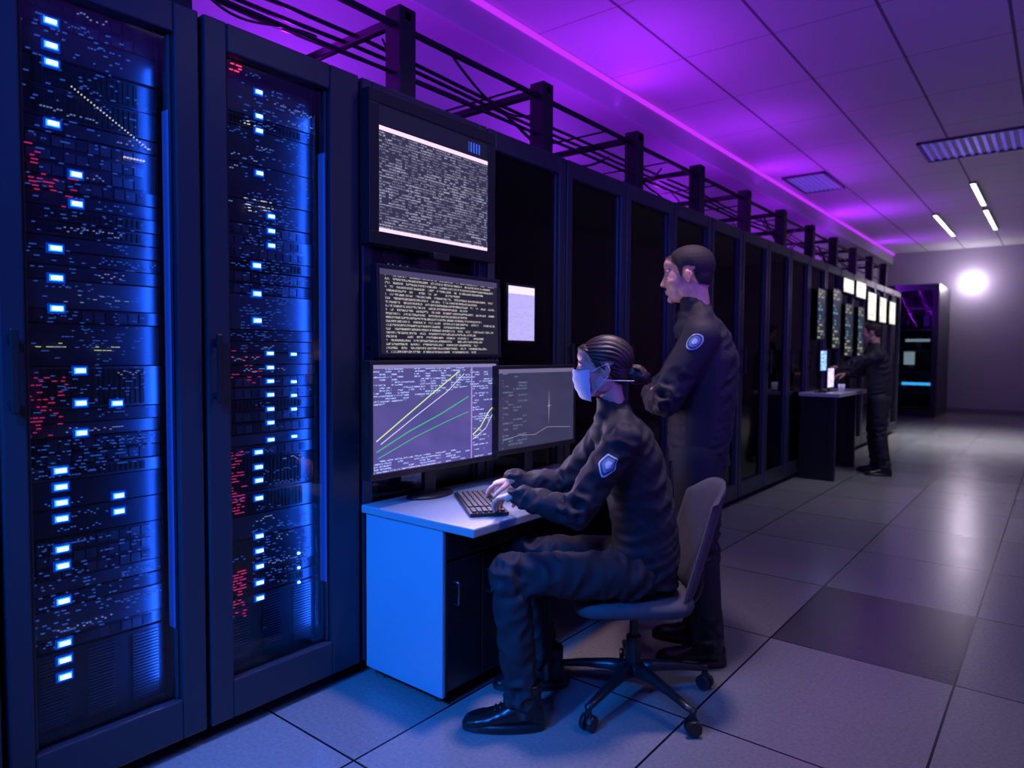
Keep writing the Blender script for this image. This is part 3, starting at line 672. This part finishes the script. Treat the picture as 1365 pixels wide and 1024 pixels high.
def person(name,loc,heading,J,skinm,hairm,style='short',mask=False,k=1.0,seated=False,headyaw=0,headpitch=0,handL=None,handR=None,badges=(),head_s=1.0,shoe=.29,fem=False,vox=.0075):
    R=empty(name,loc,heading)
    g=lambda n: V(J[n])
    mb=MB(); torso_rings(mb,J['spine'])
    sL,sR=g('sL'),g('sR'); ar=J.get('ar',1.0)
    nk=g('neck'); nd=(g('head')-nk).normalized(); sp_=J['spine']
    bones=[(sp_[0][0],sp_[3][0],.17,.7,.5),(sp_[3][0],sp_[-2][0],.18,.4,.1)]
    for s_,e_,w_ in ((sL,g('eL'),g('wL')),(sR,g('eR'),g('wR'))):
        inner=s_.lerp(V((sp_[-2][0])),.45)
        m1=s_.lerp(e_,.5); m2=e_.lerp(w_,.45)
        mb.tube([inner,s_,m1,e_,m2,w_],[.074*ar,.074*ar,.067*ar,.061*ar,.056*ar,.043*ar],n=20)
        mb.tube([nk+V((-.012,0,.0)),nk.lerp(s_,.55)+V((-.01,0,.008)),s_+V((0,0,.01))],[.058*k,.056*k,.055*k],n=18)
        bones+=[(s_,e_,.066,.35,1.0),(e_,w_,.05,1.0,.7)]
    mb.ell(nk+V((.012,0,-.035)),(.082*k,.085*k,.055*k),n=22); mb.ell(nk+V((.035,0,-.085)),(.08*k,.10*k,.06*k),n=22)
    N=20; ringsC=[]
    cu=J.get('collar',.0)
    for hh,rr_ in ((-.03,.078),(.0,.071),(.035+cu,.068),(.042+cu,.061),(0,.054)):
        ringsC.append(mb.ring(nk+nd*(hh*k+.012)+V((.004,0,0)),V((1,0,.25)).normalized()*rr_*k,V((0,1,0))*rr_*k*.98,N))
    mb.loft(ringsC)
    jacket=mb.make('jacket',R,[M_cloth]); organic(jacket,vox,5); folds(jacket,bones,.0055,.013)
    mb=MB(); hL,hR=g('hL'),g('hR'); pel=(hL+hR)/2; q_=J.get('lr',1.0)*k; bones=[]
    for a_,b_,c_ in ((hL,g('kL'),g('aL')),(hR,g('kR'),g('aR'))):
        mb.tube([a_,a_.lerp(b_,.5),b_,b_.lerp(c_,.35),b_.lerp(c_,.75),c_+V((0,0,.0))],[.100*q_,.093*q_,.078*q_,.074*q_,.068*q_,.064*q_],n=22)
        bones+=[(a_,b_,.09,.9,.9),(b_,c_,.07,.8,1.2)]
    if seated: mb.ell(pel+V((-.03,0,.03)),(.125,.17,.105)); mb.ell(pel+V((-.03,.08,.0)),(.12,.09,.085)); mb.ell(pel+V((-.03,-.08,.0)),(.12,.09,.085))
    else: mb.ell(pel+V((-.01,0,.04)),(.115,.165,.13)); mb.ell(pel+V((-.045,.07,-.02)),(.09,.085,.10)); mb.ell(pel+V((-.045,-.07,-.02)),(.09,.085,.10))
    o=mb.make('trousers',R,[M_trous]); organic(o,vox,5); folds(o,bones,.006,.014,3.0)
    build_shoe(R,'shoe_left',J['aL'],J.get('fL',0),shoe); build_shoe(R,'shoe_right',J['aR'],J.get('fR',0),shoe)
    build_head(R,g('head'),headyaw,headpitch,head_s,skinm,hairm,nk+V((-.006,0,-.02)),style,mask,nr=.048 if fem else .059)
    for nm,h,w_ in (('hand_left',handL,g('wL')),('hand_right',handR,g('wR'))):
        if h: build_hand(R,nm,w_,h[0],h[1],h[2],skinm,curl=h[3],scale=h[4])
    for b_ in badges: patch_badge(R,jacket,*b_)
    return R
# seated woman (local frame: x forward, y left, z up)
JW=dict(spine=[((-.03,0,.50),.125,.165),((-.035,0,.60),.135,.168),((-.03,0,.72),.125,.155),((-.005,0,.86),.126,.158),((.03,0,.98),.128,.165),((.06,0,1.07),.112,.165),((.078,0,1.125),.085,.135),((.088,0,1.165),.06,.075)],
 sL=(.085,.165,1.085),eL=(.27,.235,.825),wL=(.475,.06,.850),sR=(.085,-.165,1.085),eR=(.26,-.28,.835),wR=(.49,-.27,.852),
 neck=(.092,0,1.175),head=(.146,0,1.345),hL=(.03,.10,.55),hR=(.03,-.10,.55),kL=(.505,.19,.585),kR=(.45,-.12,.57),aL=(.455,.19,.11),aR=(.35,-.13,.11),fL=0.0,fR=.05,ar=.98,lr=1.04)
person('seated_woman',(-1.295,2.42,0),math.radians(218.7),JW,M_skin,M_hair,'bun',True,k=.93,seated=True,headyaw=math.radians(-6),headpitch=math.radians(2),
 handL=((.11,-.09,-.035),(0,0,-1),-1,(.35,.45,.3),.95),handR=((.13,-.02,-.035),(0,0,-1),1,(.35,.45,.3),.95),badges=[((.15,.24,1.0),(.12,1,.25),(-.5,0,1),.075,.09,'shield')],head_s=1.0,shoe=.305,fem=True)
# standing man, arms folded
JM=dict(spine=[((-.01,0,.90),.135,.185),((-.01,0,1.0),.142,.188),((-.015,0,1.12),.145,.188),((-.025,0,1.26),.152,.200),((-.03,0,1.38),.150,.205),((-.02,0,1.47),.125,.195),((-.005,0,1.535),.092,.145),((.01,0,1.58),.065,.08)],
 sL=(-.005,.205,1.475),eL=(.15,.255,1.20),wL=(.205,.02,1.18),sR=(-.005,-.205,1.475),eR=(.18,-.245,1.20),wR=(.21,-.02,1.215),
 neck=(.012,0,1.605),head=(.058,0,1.762),hL=(0,.095,.94),hR=(0,-.095,.94),kL=(-.015,.11,.52),kR=(.0,-.12,.52),aL=(-.055,.11,.11),aR=(-.03,-.13,.11),fL=.12,fR=-.1,ar=1.10,lr=1.12,collar=.012)
person('standing_man',(-1.306,3.01,0),math.radians(205),JM,M_skin2,M_hair2,'short',k=1.0,headyaw=math.radians(-6),headpitch=math.radians(4),
 handL=((-.03,-.12,.0),(-1,-.2,0),1,(.15,.2,.2),1.0),handR=((-.03,.12,.0),(-1,.2,0),-1,(.15,.2,.2),1.0),badges=[((.030,.30,1.455),(0,1,.25),(0,0,1),.095,.075,'round')],head_s=1.08,shoe=.31)
JT=dict(spine=[((-.02,0,.88),.125,.17),((-.02,0,1.0),.13,.17),((-.01,0,1.12),.125,.17),((0,0,1.24),.135,.185),((.01,0,1.34),.132,.19),((.02,0,1.42),.115,.18),((.03,0,1.465),.085,.135),((.04,0,1.50),.06,.07)],
 sL=(.03,.185,1.40),eL=(.26,.20,1.31),wL=(.42,.12,1.27),sR=(.03,-.185,1.40),eR=(.18,-.23,1.18),wR=(.34,-.16,1.18),
 neck=(.045,0,1.52),head=(.075,0,1.665),hL=(-.02,.09,.88),hR=(-.02,-.09,.88),kL=(-.02,.12,.49),kR=(.02,-.10,.49),aL=(-.08,.14,.11),aR=(-.02,-.12,.11),fL=.15,fR=-.1,lr=1.08)
person('standing_technician',(-1.69,9.05,0),math.radians(196),JT,M_skin2,M_hair2,'short',k=.98,headyaw=math.radians(-12),headpitch=math.radians(4),
 handL=((.1,-.02,-.01),(0,0,-1),-1,(.3,.4,.3),1.0),handR=((.1,.02,-.02),(0,0,-1),1,(.3,.4,.3),1.0),vox=.012)

# ------------------------------------------------------------------ far console
R=empty('console_table',(0,0,0))
mb=MB(); mb.box((XF+.005,8.1,.94),(-1.88,9.5,.98)); mb.make('worktop',R,[pmat('console_top_pale',(.4,.4,.46),.35)],bevel=.005)
mb=MB(); mb.box((XF+.01,8.15,0),(-2.0,8.19,.94)); mb.box((XF+.01,9.42,0),(-2.0,9.46,.94)); mb.box((XF+.01,8.19,.1),(-2.25,9.42,.94)); mb.box((-2.0,8.14,0),(-1.93,8.20,.94)); mb.make('cabinet',R,[M_black],bevel=.004)
def fn_b(g,u,v): 
    t=text_fac(g,u,v,14,18,.5,6.0); return g.mix(t,(.12,.30,.8),(.8,.9,1))
def fn_p(g,u,v): 
    t=text_fac(g,u,v,14,18,.5,8.0); return g.mix(t,(.5,.4,1.0),(.9,.8,1))
S_b=screen_mat('console_screen_blue',fn_b,1.7); S_p=screen_mat('console_screen_lilac',fn_p,1.7)
for (yy,zz,w,h,sm) in ((8.27,1.34,.24,.22,S_b),(8.60,1.14,.27,.22,S_p)):
    R=empty('console_monitor',(-2.1,yy,.981)); mb=MB(); q=zz-.98
    mb.box((-.03,-w/2-.012,q-h/2-.012),(0,w/2+.012,q+h/2+.012)); mb.box((-.03,-.02,0),(-.01,.02,q)); mb.box((-.07,-.08,0),(.05,.08,.012)); mb.make('housing',R,[M_black],bevel=.003)
    mb=MB(); mb.quad([(.001,-w/2,q-h/2),(.001,w/2,q-h/2),(.001,w/2,q+h/2),(.001,-w/2,q+h/2)]); mb.make('screen',R,[sm])
R=empty('coffee_cup',(-1.97,8.56,.981)); mb=MB()
mb.loft([mb.ring((0,0,0),(.028,0,0),(0,.028,0),20),mb.ring((0,0,.09),(.038,0,0),(0,.038,0),20),mb.ring((0,0,.09),(.034,0,0),(0,.034,0),20),mb.ring((0,0,.012),(.025,0,0),(0,.025,0),20)]); mb.make('cup',R,[pmat('cup_white',(.8,.8,.85),.4)],smooth=True)
# ------------------------------------------------------------------ glass cabinet at the end of the aisle
R=empty('glass_equipment_cabinet',(0,0,0))
X0,X1,Y0,Y1,Z=-3.8,-2.2,18.2,20.1,3.05
mb=MB(); mb.box((X0,Y0,0),(X1,Y1,.12)); mb.box((X0,Y0,Z-.14),(X1,Y1,Z)); mb.box((X0,Y0,.12),(X0+.1,Y1,Z-.14)); mb.box((X1-.12,Y0,.12),(X1,Y0+.12,Z-.14)); mb.box((X1-.05,Y0+.12,.12),(X1,Y1,Z-.14)); mb.box((-3.05,Y0,.12),(-2.97,Y0+.06,Z-.14)); mb.box((X0,Y1-.1,.12),(X1,Y1,Z-.14)); mb.make('frame',R,[M_frame],bevel=.01)
mb=MB(); mb.box((X0+.1,Y0+.03,.12),(X1-.12,Y0+.04,Z-.14)); mb.make('glass',R,[M_glass])
mb=MB(); 
for z in (.5,1.0,1.5,2.0,2.5): mb.box((X0+.15,Y0+.4,z),(X1-.2,Y1-.3,z+.04))
for i in range(9): mb.box((X0+.2+i*.15,Y0+.45,.6+.5*(i%4)),(X0+.32+i*.15,Y1-.5,.85+.5*(i%4)))
mb.make('shelves',R,[M_unit2])
mb=MB(); mb.box((-2.95,Y0+.34,.72),(-2.36,Y0+.36,.78)); mb.make('light_bars',R,[emat('teal_bar',(.05,.45,.9),1.4)])
mb=MB(); mb.box((-2.9,Y0+.34,1.74),(-2.4,Y0+.36,1.80)); mb.box((-2.92,Y0+.34,1.2),(-2.70,Y0+.36,1.5)); mb.make('readouts',R,[emat('cabinet_readout',(.45,.6,.6),.5)])
# ------------------------------------------------------------------ ceiling luminaires
M_lum=emat('luminaire_white',(.95,.88,1.0),3)
def linear(x,y0,y1,w=.06):
    R=empty('linear_ceiling_light',(x,(y0+y1)/2,H)); l=(y1-y0)/2
    mb=MB(); mb.box((-w/2-.02,-l-.02,-.03),(w/2+.02,l+.02,0)); mb.make('housing',R,[M_unit2],bevel=.004)
    mb=MB(); mb.box((-w/2,-l,-.036),(w/2,l,-.028)); mb.make('tube',R,[M_lum])
linear(-1.14,12.6,14.5); linear(-1.15,15.0,17.4); linear(-1.93,15.0,17.8)
M_slat=emat('louvre_glow',(.16,.08,.85),.45)
def louvre(x0,x1,y0,y1,n=9):
    R=empty('louvred_ceiling_light',((x0+x1)/2,(y0+y1)/2,H)); a=(x1-x0)/2;b_=(y1-y0)/2
    mb=MB(); mb.box((-a,-b_,-.03),(a,-b_+.03,0)); mb.box((-a,b_-.03,-.03),(a,b_,0)); mb.box((-a,-b_,-.03),(-a+.03,b_,0)); mb.box((a-.03,-b_,-.03),(a,b_,0)); mb.make('housing',R,[M_unit2])
    mb=MB()
    for i in range(n):
        x=-a+.06+i*(2*a-.12)/(n-1); mb.box((x-.018,-b_+.04,-.02),(x+.018,b_-.04,-.006))
    mb.make('louvres',R,[M_slat])
louvre(-1.5,-.4,9.9,10.9,12); louvre(-3.35,-2.75,10.6,11.8,8); louvre(-3.4,-2.8,3.3,3.9)
R=empty('wall_lamp',(-1.76,YB-.005,3.2))
mb=MB(); mb.cyl((0,0,0),(0,-.06,0),.16,.14,28); mb.make('base',R,[M_unit2])
mb=MB(); mb.ell((0,-.10,0),(.17,.10,.17)); mb.make('lamp_globe',R,[emat('lamp_globe_glow',(1,.92,1),24)],smooth=True)

# ------------------------------------------------------------------ lights
def area(name,loc,tgt,sx,sy,col,e,spread=180):
    l=bpy.data.lights.new(name,'AREA'); l.shape='RECTANGLE'; l.size=sx; l.size_y=sy; l.color=col; l.energy=e; l.spread=math.radians(spread)
    o=bpy.data.objects.new(name,l); o.location=loc; o.rotation_euler=(V(tgt)-V(loc)).to_track_quat('-Z','Y').to_euler(); return link(o)
def point(name,loc,col,e,r=.1):
    l=bpy.data.lights.new(name,'POINT'); l.color=col; l.energy=e; l.shadow_soft_size=r; o=bpy.data.objects.new(name,l); o.location=loc; return link(o)
def spot(name,loc,tgt,col,e,cone,blend=.8,r=.12):
    l=bpy.data.lights.new(name,'SPOT'); l.color=col; l.energy=e; l.spot_size=math.radians(cone); l.spot_blend=blend; l.shadow_soft_size=r
    o=bpy.data.objects.new(name,l); o.location=loc; o.rotation_euler=(V(tgt)-V(loc)).to_track_quat('-Z','Y').to_euler(); return link(o)
spot('blue_spot_light',(-1.65,-.7,2.3),(-2.0,1.85,.0),(.008,.21,1.0),700,42,.9)
area('blue_fill_light',(-.9,-.5,2.9),(-2.3,.9,1.2),.7,.7,(.01,.15,1.0),44,105)  # unseen blue fill, added for the rack frames and floor
for yy,e in ((2,20),(6,28),(10,34),(14,38),(18,40)):
    area('soffit_purple_light',(-3.44,yy,3.72),(-2.2,yy,4.3),.03,3.6,(.40,.012,1.0),e)
for yy,e in ((.2,40),(2.6,40),(5.2,34),(8,30),(11,30),(14,30)):
    area('tray_magenta_light',(-3.46,yy,2.62),(-3.9,yy,3.3),.05,2.4,(.38,.02,1.0),e)
area('violet_uplight_fill',(1.8,2.0,2.0),(-1.2,4.6,4.05),1.5,3,(.17,.035,1.0),70,120)  # unseen uplight added out of view to tint the ceiling violet
area('overhead_or_fill_light',(.5,3.0,3.95),(.5,3.0,0),1.2,1.2,(.92,.90,1.0),13,140)  # unseen fill, added to lift the near floor
area('overhead_or_fill_light',(-.5,8.0,3.95),(-.5,8.0,0),1.0,1.5,(.95,.90,1.0),24,100)
area('overhead_or_fill_light',(-1.0,13.5,3.9),(-1.0,13.5,0),.8,3,(.98,.92,1.0),85,75)
area('desk_fill_light',(-1.2,2.6,3.95),(-1.6,2.4,.8),.3,.3,(1.0,.68,.9),13,70)  # unseen lamp added above the desk to warm the skin tones
point('wall_lamp_light',(-1.76,YB-.5,3.2),(.85,.66,1.0),22,.12)
area('desk_screen_light',(-2.13,2.3,1.12),(-1.3,2.2,1.15),.7,.4,(.75,.55,.95),7)
w=bpy.data.worlds.new('world'); SC.world=w; w.use_nodes=True; w.node_tree.nodes['Background'].inputs[0].default_value=(.05,.05,.12,1); w.node_tree.nodes['Background'].inputs[1].default_value=.2

# ------------------------------------------------------------------ camera
cam=bpy.data.cameras.new('camera'); co=bpy.data.objects.new('camera',cam); link(co)
cam.sensor_width=36; cam.lens=36*915.4/1365; cam.clip_start=.05
yaw,pit,roll=[math.radians(a) for a in (38.63,2.56,.40)]
F=V((-math.sin(yaw)*math.cos(pit),math.cos(yaw)*math.cos(pit),-math.sin(pit))); R0=V((math.cos(yaw),math.sin(yaw),0)); U0=R0.cross(F)
Rr=R0*math.cos(roll)+U0*math.sin(roll); Uu=-R0*math.sin(roll)+U0*math.cos(roll)
M=Matrix((Rr,Uu,-F)).transposed().to_4x4(); M.translation=V((0,0,1.4)); co.matrix_world=M
cam.dof.use_dof=True; cam.dof.focus_distance=2.8; cam.dof.aperture_fstop=2.2
SC.camera=co
